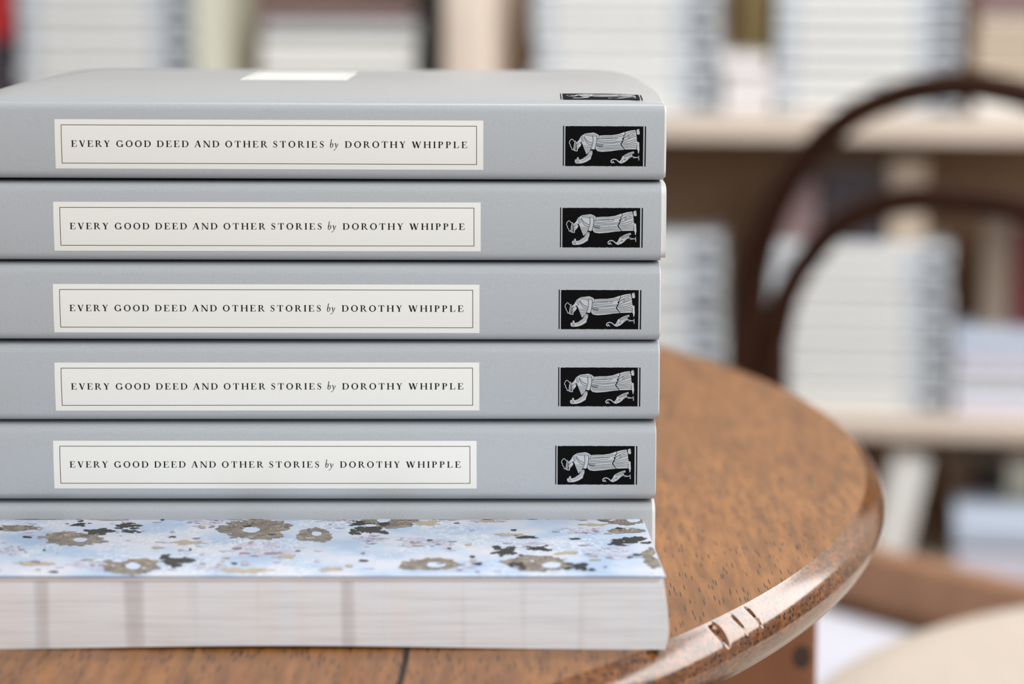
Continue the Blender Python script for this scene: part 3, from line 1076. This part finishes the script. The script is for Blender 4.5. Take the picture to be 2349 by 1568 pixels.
def blob(px, py, rx, ry, mi, rough, eps, seed):
    r = random.Random(seed)
    hs = [(h_, r.uniform(0.2, 1.0) * 0.42 / h_ ** 0.75, r.uniform(0, 6.28)) for h_ in range(2, 30)]
    n = 110 if rx > 14 else 30
    c = on_z(px, py, zt)
    rows_ = []
    fr = (0.03, 0.3, 0.55, 0.75, 0.9, 1.0) if rx > 14 else (0.05, 0.6, 1.0)
    for q in fr:
        row = []
        for k in range(n):
            a = 2 * pi * k / n
            w = q * (1 + rough * sum(c_ * sin(h_ * a + f_) for h_, c_, f_ in hs))
            p = on_z(px + rx * w * cos(a), py + ry * w * sin(a), zt)
            y = min(max(p.y, FY + 0.0006), yb - 0.0008)
            d = (yb - 0.0005) - y
            cut = 0.006 - math.sqrt(max(0.006 ** 2 - (0.006 - d) ** 2, 0)) if d < 0.006 else 0.0
            x = min(p.x, edge_x(y) - 0.0009 - cut)
            row.append((x, y - FY, paper_z(y) + eps))
        rows_.append(row)
    mb.grid(rows_, mi, close=True)
    mb.poly(rows_[0][::-1], mi)


ord_ = sorted(range(len(BL)), key=lambda i: {4: 0, 3: 1, 1: 2, 2: 3}[BL[i][4]])
for n_, i in enumerate(ord_):
    px, py, rx, ry, mi = BL[i]
    e0 = 0.00003 + 0.000002 * n_
    rr = random.Random(500 + i)
    if mi == 1:
        blob(px, py, rx, ry, 1, 0.5, e0, 100 + i)
        for _ in range(4):
            blob(px + rr.uniform(-1, 1) * rx, py + rr.uniform(-1, 1) * ry * 0.7, rx * 0.22, ry * 0.2, 1, 0.9, e0 + 4e-7 * (1 + _), rr.randint(0, 9999))
    elif mi == 2:
        blob(px, py, rx * 0.6, ry * 0.72, 2, 1.1, e0, 100 + i)
        for _ in range(7):
            q = rr.uniform(0.12, 0.34)
            blob(px + rr.uniform(-1, 1) * rx, py + rr.uniform(-1, 1) * ry, rx * q, ry * q, 2, 1.0, e0 + 2e-7 * (1 + _), rr.randint(0, 9999))
    elif mi == 3:
        blob(px, py, rx, ry * 0.8, 3, 1.3, e0, 100 + i)
    else:
        for _ in range(34):
            a, d = rr.uniform(0, 6.28), rr.uniform(0, 1) ** 0.6
            q = rr.uniform(0.06, 0.2)
            blob(px + d * rx * cos(a), py + d * ry * sin(a), rx * q, ry * q, 4 if rr.random() < 0.85 else 6, 0.9, e0 + 0.000001 * _, rr.randint(0, 9999))
rr = random.Random(77)
for i in range(150):        # small scattered marks
    blob(rr.uniform(-60, 1490), 1186 + 128 * rr.random() ** 1.3, rr.uniform(3, 13), rr.uniform(0.8, 2.6), rr.choice((2, 3, 3, 4, 4, 4, 6)), 1.0, 0.00013 + 4e-7 * i, 900 + i)
for i, (px, py, rx, ry) in enumerate(HO):
    blob(px, py, rx, ry, 5, 0.3, 0.00018, 300 + i)
mb.build('endpaper', [M_endpaper, M_taupe, M_charcoal, M_tan, M_lace, M_hole, M_lilac, M_leafedge], front, weld=False)

# ------------------------------------------------------------------ bentwood chair, turned towards the table
CP0 = Vector((0.27, 1.9 + CAM.y, 0.0))
CDIR = Vector((0.65, -0.76, 0.0)).normalized()
CN = Vector((-CDIR.y, CDIR.x, 0))
if CN.y > 0:
    CN = -CN          # facing the table
SEATZ = -0.39
RAIL = -0.29
TAPEX = 0.1145


def on_back(px, py):
    p = on_plane(px, py, CP0, CN)
    return ((p - CP0).dot(CDIR), p.z)


def back_pt(t, z, lean=0.0):
    p = CP0 + CDIR * t
    p.z = z
    return p - CN * lean * (z - SEATZ)


mid = CP0 + CDIR * TAPEX
chair = thing('bentwood_chair', 'dark bentwood chair with double hooped back standing beyond the table', 'chair', (mid.x, mid.y, FLOOR))


def L(p):
    return Vector((p[0] - mid.x, p[1] - mid.y, p[2] - FLOOR))


def hoop(pix, zend, inset, name, r, rlow):
    half = [on_back(px, py) for px, py in pix]
    t0 = half[0][0]
    pts = [(t0 + inset, zend)] + half
    right = [(2 * TAPEX - t, z) for t, z in reversed(pts) if t < TAPEX - 0.012]
    pts = [p for p in pts if p[0] < TAPEX + 0.012] + right
    P = spline([L(back_pt(t, z)) for t, z in pts], 8)
    m = MB()
    # thicker towards the seat, slimmer at the crown
    zs_ = [p.z + FLOOR for p in P]
    ztop_ = max(zs_)
    tube(m, P, r, 16, radii=[r + (rlow - r) * min(max((ztop_ - z - 0.07) / 0.15, 0.0), 1.0) for z in zs_])
    return m.build(name, M_bent, chair, smooth=True)


hoop([(1716, 850), (1718, 700), (1738, 580), (1790, 450), (1862, 345), (1960, 262), (2080, 213), (2200, 196)], SEATZ - 0.01, 0.012, 'outer_hoop', 0.0112, 0.0165)
hoop([(1776, 850), (1786, 750), (1804, 680), (1844, 606), (1920, 520), (2020, 472), (2130, 456)], SEATZ - 0.01, 0.01, 'inner_hoop', 0.0108, 0.0125)
# seat: a brown frame with a white cushion
ctr = mid + CN * 0.215
W2 = 0.215


def seat_sq(w, z, r=0.05, n=8, grow=0.0):
    out = []
    for (sx, sy, a0) in ((1, 1, 0), (-1, 1, 90), (-1, -1, 180), (1, -1, 270)):
        for k in range(n + 1):
            a = radians(a0 + 90 * k / n)
            x = sx * (w - r) + r * cos(a)
            y = sy * (w - r) + r * sin(a)
            p = ctr + CDIR * x + CN * (-y)
            out.append(L((p.x, p.y, z)))
    return out


mb = MB()
rows = [seat_sq(W2 - 0.02, SEATZ - 0.045), seat_sq(W2 + 0.004, SEATZ - 0.045), seat_sq(W2 + 0.008, SEATZ - 0.04), seat_sq(W2 + 0.008, SEATZ - 0.004), seat_sq(W2 + 0.003, SEATZ), seat_sq(W2 - 0.02, SEATZ)]
mb.grid(rows, 0, close=True)
mb.poly(rows[0][::-1])
mb.poly(rows[-1])
mb.build('seat', M_seat, chair, smooth=True)
for (sx, sy) in ((1, 1), (-1, 1), (-1, -1), (1, -1)):
    a = ctr + CDIR * sx * (W2 - 0.03) + CN * sy * (W2 - 0.03)
    b = ctr + CDIR * sx * (W2 + 0.0) + CN * sy * (W2 + 0.01)
    mb = MB()
    tube(mb, [L((a.x, a.y, SEATZ - 0.04)), L(((a.x + b.x) / 2, (a.y + b.y) / 2, (SEATZ + FLOOR) / 2)), L((b.x, b.y, FLOOR))], 0.014, 12, radii=[0.016, 0.014, 0.011])
    mb.build('leg', M_bent, chair, smooth=True)
cush = MB()
rows = []
for (g, z) in ((-0.05, 0.0), (-0.02, 0.002), (-0.008, 0.012), (-0.006, 0.030), (-0.012, 0.044), (-0.03, 0.054), (-0.07, 0.060), (-0.13, 0.062)):
    rows.append(seat_sq(W2 + g - 0.01, SEATZ + z, r=min(0.06, W2 + g - 0.012)))
cush.grid(rows, 0, close=True)
cush.poly(rows[0][::-1])
cush.poly(rows[-1])
cush.build('seat_pad', M_cushion, chair, smooth=True)['label'] = 'white padded cushion'
mb = MB()
rows = []
for k in range(2):
    t = TAPEX + (-0.23, 0.23)[k]
    rows.append([L(back_pt(t, RAIL - dz) + CN * dn) for dz, dn in ((0, -0.012), (0, 0.012), (0.046, 0.012), (0.046, -0.012))])
mb.grid(rows, 0, close=True)
mb.poly(rows[0][::-1])
mb.poly(rows[-1])
mb.build('back_rail', M_seat, chair, bevel=0.005, segs=3)

# ------------------------------------------------------------------ pale side table, near right
R_ = 0.30
STC = Vector((0.2005 + 0.75 * R_, 0.5655 - 0.66 * R_, -0.176))
stool = thing('side_table', 'pale wooden round side table cut off by the lower right corner', 'side table', (STC.x, STC.y, FLOOR))
mb = MB()
rows = []
SZ = STC.z - FLOOR
for (r, z) in ((0.0, 0.0), (R_ - 0.03, 0.0), (R_ - 0.008, -0.001), (R_ - 0.002, -0.004), (R_, -0.01), (R_, -0.022), (R_ - 0.004, -0.026), (0.0, -0.026)):
    rows.append([(r * cos(2 * pi * k / 180), r * sin(2 * pi * k / 180), SZ + z) for k in range(180)])
mb.grid(rows, 0, close=True)
mb.build('tabletop', M_stool, stool, smooth=True)
for k in range(3):
    a = pi / 6 + k * 2 * pi / 3
    mb = MB()
    tube(mb, [(0.17 * cos(a), 0.17 * sin(a), SZ - 0.0255), (0.25 * cos(a), 0.25 * sin(a), 0.0)], 0.014, 14, radii=[0.018, 0.012])
    mb.build('leg', M_stool, stool, smooth=True)

# ------------------------------------------------------------------ bookcase
YAW = radians(-9.0)
BP0 = Vector((0.0, 2.03, 0.0))
BU = Vector((cos(YAW), sin(YAW), 0))
BN = Vector((-sin(YAW), cos(YAW), 0))     # into the case


def bc(px, py, depth=0.0):
    """pixel -> (along the case, height) on the plane `depth` behind the shelf fronts"""
    p = on_plane(px, py, BP0 + BN * depth, BN)
    return ((p - BP0).dot(BU), p.z)


def bw(u, d, z):
    p = BP0 + BU * u + BN * d
    p.z = z
    return p


case = thing('bookcase', 'pale pine bookcase filled with stacked books along the back wall', 'bookcase', (BP0.x, BP0.y, FLOOR), YAW)
UP_Z1 = bc(1525, 266)[1]
UP_Z0 = bc(1525, 318)[1]
LO_Z1 = bc(2000, 960)[1]
LO_Z0 = bc(2000, 1004)[1]
BT_Z1 = bc(2100, 1312)[1]
BT_Z0 = BT_Z1 - 0.026
TP_Z0 = UP_Z1 + 0.36
U0, U1 = -1.02, 1.02
PU0, PU1 = bc(1012, 80)[0], bc(1128, 80)[0]
CD = 0.27


def cbox(name, u0, u1, d0, d1, z0, z1, m, bv=0.0015):
    mb = MB()
    mb.box(u0, u1, d0, d1, z0 - FLOOR, z1 - FLOOR)
    return mb.build(name, m, case, bevel=bv, segs=4, smooth=bv > 0.004)


for nm, z0, z1 in (('shelf', UP_Z0, UP_Z1), ('shelf', LO_Z0, LO_Z1), ('shelf', BT_Z0, BT_Z1), ('top_board', TP_Z0, TP_Z0 + 0.026)):
    if nm == 'top_board':
        cbox(nm, U0 - 0.03, U1 + 0.03, -0.01, CD + 0.012, z0, z1, M_shelf)
    else:
        cbox(nm, U0, PU0, 0, CD, z0, z1, M_shelf)
        cbox(nm, PU1, U1, 0, CD, z0, z1, M_shelf)
for (a, b) in ((U0 - 0.028, U0), (PU0, PU1), (U1, U1 + 0.028)):
    cbox('upright', a, b, -0.004, CD, FLOOR, TP_Z0, M_shelf, 0.012)
cbox('back_panel', U0 - 0.028, U1 + 0.028, CD, CD + 0.012, FLOOR, TP_Z0, M_shelf_back)

# the wall behind it
mb = MB()
mb.box(-5.0, 3.4, CD + 0.02, CD + 0.12, 0, 2.3)
wo = mb.build('wall_back', M_wall)
wo.location = (BP0.x, BP0.y, FLOOR)
wo.rotation_euler = (0, 0, YAW)
wo['kind'] = 'structure'

M_wcover = mat('white_book_cover', (242, 242, 238), rough=0.5)
M_label2 = mat('white_title_label', (244, 243, 238), rough=0.6)
M_emblem2 = mat('dark_emblem', (70, 78, 92), rough=0.5)
M_ppage = mat('shelf_book_pages', (226, 220, 208), rough=0.8)
COL = {
    'pale': mat('pale_grey_cover', (208, 214, 220), rough=0.5),
    'white': M_wcover,
    'grey': mat('light_grey_cover', (196, 198, 198), rough=0.5),
    'slate': mat('slate_cover', (66, 60, 66), rough=0.5),
    'mauve': mat('mauve_cover', (138, 116, 116), rough=0.5),
    'black': mat('black_cover', (28, 26, 28), rough=0.5),
    'taupe': mat('taupe_cover', (140, 124, 110), rough=0.5),
    'olive': mat('olive_cover', (150, 132, 86), rough=0.5),
    'brown': mat('brown_cover', (92, 66, 42), rough=0.5),
    'red': mat('red_cover', (190, 40, 46), rough=0.5),
    'maroon': mat('maroon_cover', (104, 44, 46), rough=0.5),
    'greenish': mat('greenish_white_cover', (222, 222, 204), rough=0.5),
    'blue': mat('pale_blue_cover', (196, 208, 226), rough=0.5),
    'lavender': mat('lavender_white_cover', (226, 224, 238), rough=0.5),
    'beige': mat('beige_cover', (204, 188, 168), rough=0.5),
    'pink': mat('pinkish_white_cover', (234, 230, 231), rough=0.5),
    'dark': mat('dark_brown_cover', (40, 28, 18), rough=0.6),
}


def shelf_book(label, group, u0, u1, d0, depth, z0, th, col, deco=True, rot=0.0, name='paperback_book', cat='book'):
    """a book lying flat, spine towards us"""
    w = u1 - u0
    root = thing(name, label, cat, bw((u0 + u1) / 2, d0, z0), YAW + rot, group)
    t = 0.0008
    r = min(0.0042, th * 0.3)
    q = 0.0011

    def prof_(i):
        P = [(depth, i), (0.012, i), (r, i + q)]
        for k in range(1, 5):
            a = k / 4 * pi / 2
            P.append((r - (r - i) * sin(a), q + r - (r - i) * cos(a)))
        P += [(y, th - z) for y, z in reversed(P)]
        return P
    prof, pin = prof_(0.0), prof_(t)
    mb = MB()
    for (pp, fl) in ((prof, False), (pin, True)):
        rows = [[(x, y, z) for y, z in pp] for x in (-w / 2, w / 2)]
        mb.grid(rows[::-1] if fl else rows)
    for x in (-w / 2, w / 2):
        mb.grid([[(x, y, z) for y, z in prof], [(x, y, z) for y, z in pin]])
    for k in (0, -1):
        mb.grid([[(x, prof[k][0], prof[k][1]) for x in (-w / 2, w / 2)], [(x, pin[k][0], pin[k][1]) for x in (-w / 2, w / 2)]])
    mb.build('cover', COL[col], root, smooth=True)
    mb = MB()
    mb.box(-w / 2 + 0.002, w / 2 - 0.002, 0.0055, depth - 0.002, t + q + 0.0001, th - t - q - 0.0001)
    mb.build('pages', M_ppage, root)
    if deco:
        mb = MB()
        mb.box(-w / 2 + 0.127 * w, -w / 2 + 0.74 * w, -0.0003, 0.0002, th * 0.22, th * 0.78)
        mb.build('title_label', M_label2, root)
        mb = MB()
        mb.box(-w / 2 + 0.856 * w, -w / 2 + 0.974 * w, -0.0003, 0.0002, th * 0.26, th * 0.74)
        mb.build('emblem', M_emblem2, root)
    return root


def standing_book(label, group, u0, u1, d0, depth, z0, h, col, lean=0.0, name='paperback_book', cat='book'):
    """a book standing upright, spine towards us"""
    w = u1 - u0
    root = thing(name, label, cat, bw((u0 + u1) / 2, d0, z0), YAW, group)
    if lean:
        root.rotation_euler = (Matrix.Rotation(YAW, 3, 'Z') @ Matrix.Rotation(lean, 3, 'Y')).to_euler()
    t = min(0.0012, w / 6)
    mb = MB()
    prof = [(-w / 2, depth), (-w / 2, 0.003), (-w / 2 + 0.001, 0.0008), (-w / 2 + 0.003, 0.0), (w / 2 - 0.003, 0.0), (w / 2 - 0.001, 0.0008), (w / 2, 0.003), (w / 2, depth)]
    pin = [(-w / 2 + t, depth), (-w / 2 + t, 0.003), (-w / 2 + t + 0.001, 0.002), (-w / 2 + 0.003, t), (w / 2 - 0.003, t), (w / 2 - t - 0.001, 0.002), (w / 2 - t, 0.003), (w / 2 - t, depth)]
    for pp in (prof, pin):
        mb.grid([[(x, y, z) for x, y in pp] for z in (0.0, h)])
    for z in (0.0, h):
        mb.grid([[(x, y, z) for x, y in prof], [(x, y, z) for x, y in pin]])
    for k in (0, -1):
        mb.grid([[(prof[k][0], prof[k][1], z) for z in (0, h)], [(pin[k][0], pin[k][1], z) for z in (0, h)]])
    mb.build('cover', COL[col], root)
    mb = MB()
    mb.box(-w / 2 + t + 0.0002, w / 2 - t - 0.0002, 0.0025, depth - 0.002, 0.002, h - 0.003)
    mb.build('pages', M_ppage, root)
    return root


NTH = ['lowest', 'second', 'third', 'fourth', 'fifth', 'sixth', 'seventh', 'eighth', 'ninth', 'tenth', 'eleventh', 'twelfth', 'thirteenth', 'fourteenth', 'fifteenth', 'sixteenth', 'seventeenth']


def stack(px0, px1, ztop_px, z0, where, group, n, col='pale', d0=0.03, seed=1, cols=None, plain=False):
    rnd = random.Random(seed)
    pyr = ztop_px if ztop_px > 0 else 100
    u0 = bc(px0, pyr, d0)[0]
    u1 = bc(px1, pyr, d0)[0]
    ztop = bc((px0 + px1) / 2, ztop_px, d0)[1]
    pitch = (ztop - z0) / n
    words = {'pale': 'pale grey', 'white': 'white', 'grey': 'light grey', 'blue': 'pale blue', 'lavender': 'lavender white', 'pink': 'pinkish white', 'slate': 'dark slate', 'mauve': 'mauve', 'beige': 'beige'}
    for k in range(n):
        j = rnd.uniform(-0.003, 0.003)
        c = cols[k] if cols else col
        first = 'lowest' if k == 0 else ('topmost' if k == n - 1 else NTH[k] + ' up')
        shelf_book('%s paperback, %s %s' % (words[c], first, where), group, u0 + j, u1 + j, d0 + rnd.uniform(0, 0.004), 0.134, z0 + pitch * k + 0.0001, pitch - 0.0003, c,
                   deco=(c == 'pale' and not plain), rot=rnd.uniform(-0.012, 0.012))


def upright(px0, px1, pytop, z0, col, label, d0=0.04, depth=0.13, **kw):
    u0, u1 = bc(px0, pytop, d0)[0], bc(px1, pytop, d0)[0]
    zt_ = bc((px0 + px1) / 2, pytop, d0)[1]
    return standing_book(label, None, u0, u1, d0, depth, z0, zt_ - z0, col, **kw)


E0 = 0.0003
# upper shelf, left of the post
stack(42, 442, -62, UP_Z1 + E0, 'in the upper shelf stack at far left', 'upper shelf stack at far left', 6, seed=2)
u0, u1 = bc(452, 60, 0.03)[0], bc(524, 60, 0.03)[0]
standing_book('greenish white book upright beside the far left stack of paperbacks', None, u0 - 0.004, u1 - 0.004, 0.03, 0.14, UP_Z1 + 0.0006, 0.2, 'greenish')
stack(598, 955, 8, UP_Z1 + E0, 'in the stack just left of the pale post', 'upper shelf stack left of the post', 6, seed=3, cols=['white'] * 4 + ['grey', 'mauve'])
upright(962, 1004, -60, UP_Z1 + E0, 'black', 'black book upright against the pale bookcase post')
upright(-60, 24, 88, UP_Z1 + E0, 'slate', 'dark slate box under the red book at far left of the upper shelf', d0=0.05, name='slate_box', cat='box')
za = bc(-18, 88, 0.05)[1] + 0.0004
upright(-56, 26, -30, za, 'red', 'red book on the dark slate box at the far left', d0=0.05)
# upper shelf, right of the post
stack(1226, 1650, -62, UP_Z1 + E0, 'in the stack right of the pale post', 'upper shelf stack right of the post', 6, seed=4)
stack(1658, 1770, 126, UP_Z1 + E0, 'of the small pile between two tall stacks', 'small pile on the upper shelf', 3, seed=5, col='pink')
upright(1702, 1766, -40, UP_Z1 + E0, 'olive', 'olive yellow book upright behind the small pile on upper shelf', d0=0.168, depth=0.09)
stack(1778, 2200, -62, UP_Z1 + E0, 'in the stack above the chair hoop', 'upper shelf stack above the chair', 9, seed=6)
stack(2245, 2660, -18, UP_Z1 + E0, 'in the upper shelf stack at far right', 'upper shelf stack at far right', 5, seed=7, cols=['white', 'beige', 'beige', 'beige', 'mauve'], plain=True)
# lower shelf
stack(1236, 1658, 540, LO_Z1 + E0, 'in the lower shelf stack beside the front books', 'lower shelf stack beside the front books', 8, seed=8)
stack(1766, 2182, 562, LO_Z1 + E0, 'in the lower shelf stack inside the chair hoop', 'lower shelf stack inside the chair hoop', 7, seed=9)
zs7 = bc(1980, 562, 0.03)[1] + 0.0006
upright(1885, 2030, 385, zs7, 'slate', 'dark slate box on top of the stack framed by the chair hoop', d0=0.05, depth=0.1, name='slate_box', cat='box')
upright(2040, 2128, 372, zs7, 'beige', 'beige book upright on the stack, right of the slate box', d0=0.05, depth=0.1)
upright(1790, 1878, 415, zs7, 'mauve', 'mauve book upright on the stack, left of the slate box', d0=0.05, depth=0.1)
stack(2194, 2600, 772, LO_Z1 + E0, 'in the low pile at the right of the lower shelf', 'low pile on the lower shelf', 4, seed=10, cols=['lavender', 'pale', 'lavender', 'blue'], plain=True)
zlp = bc(2300, 772, 0.03)[1] + 0.0006
upright(2256, 2322, 480, zlp, 'taupe', 'taupe book upright on the low pale pile at right', d0=0.09, depth=0.06)
upright(2330, 2395, 520, zlp, 'maroon', 'maroon book upright on the low pile at the right edge', d0=0.09, depth=0.06)
# bottom shelf: books standing and leaning, their feet hidden by the chair
zb = BT_Z1 + E0


def low_book(pxc_top, pxc_bot, pyt, width_px, col, label, d=0.03):
    ut, zt_ = bc(pxc_top, pyt, d)
    ub, zb_ = bc(pxc_bot, 1280, d)
    k = (ut - ub) / (zt_ - zb_)
    lean = math.atan(k)
    u_base = ut - k * (zt_ - zb)
    w = width_px / 2.06 * MM
    H = (zt_ - zb) / cos(lean)
    standing_book(label, None, u_base - w / 2, u_base + w / 2, d, 0.13, zb + w / 2 * abs(sin(lean)), H - 0.012, col, lean=lean)


low_book(2098, 2040, 1032, 84, 'white', 'white book leaning on the bottom shelf just right of the table rim', d=0.015)
low_book(2196, 2192, 1034, 70, 'brown', 'brown book upright on the bottom shelf beside the leaning white book', d=0.09)
low_book(2266, 2266, 1034, 62, 'dark', 'very dark book upright between the brown and the greenish books', d=0.10)
low_book(2344, 2338, 1034, 66, 'greenish', 'greenish white book upright at the right end of the bottom shelf', d=0.05 + 0.05)
stack(2196, 2480, 1196, zb, 'of the pile on the bottom shelf', 'pale pile on the bottom shelf', 2, d0=-0.045, seed=12, cols=['lavender', 'blue'])
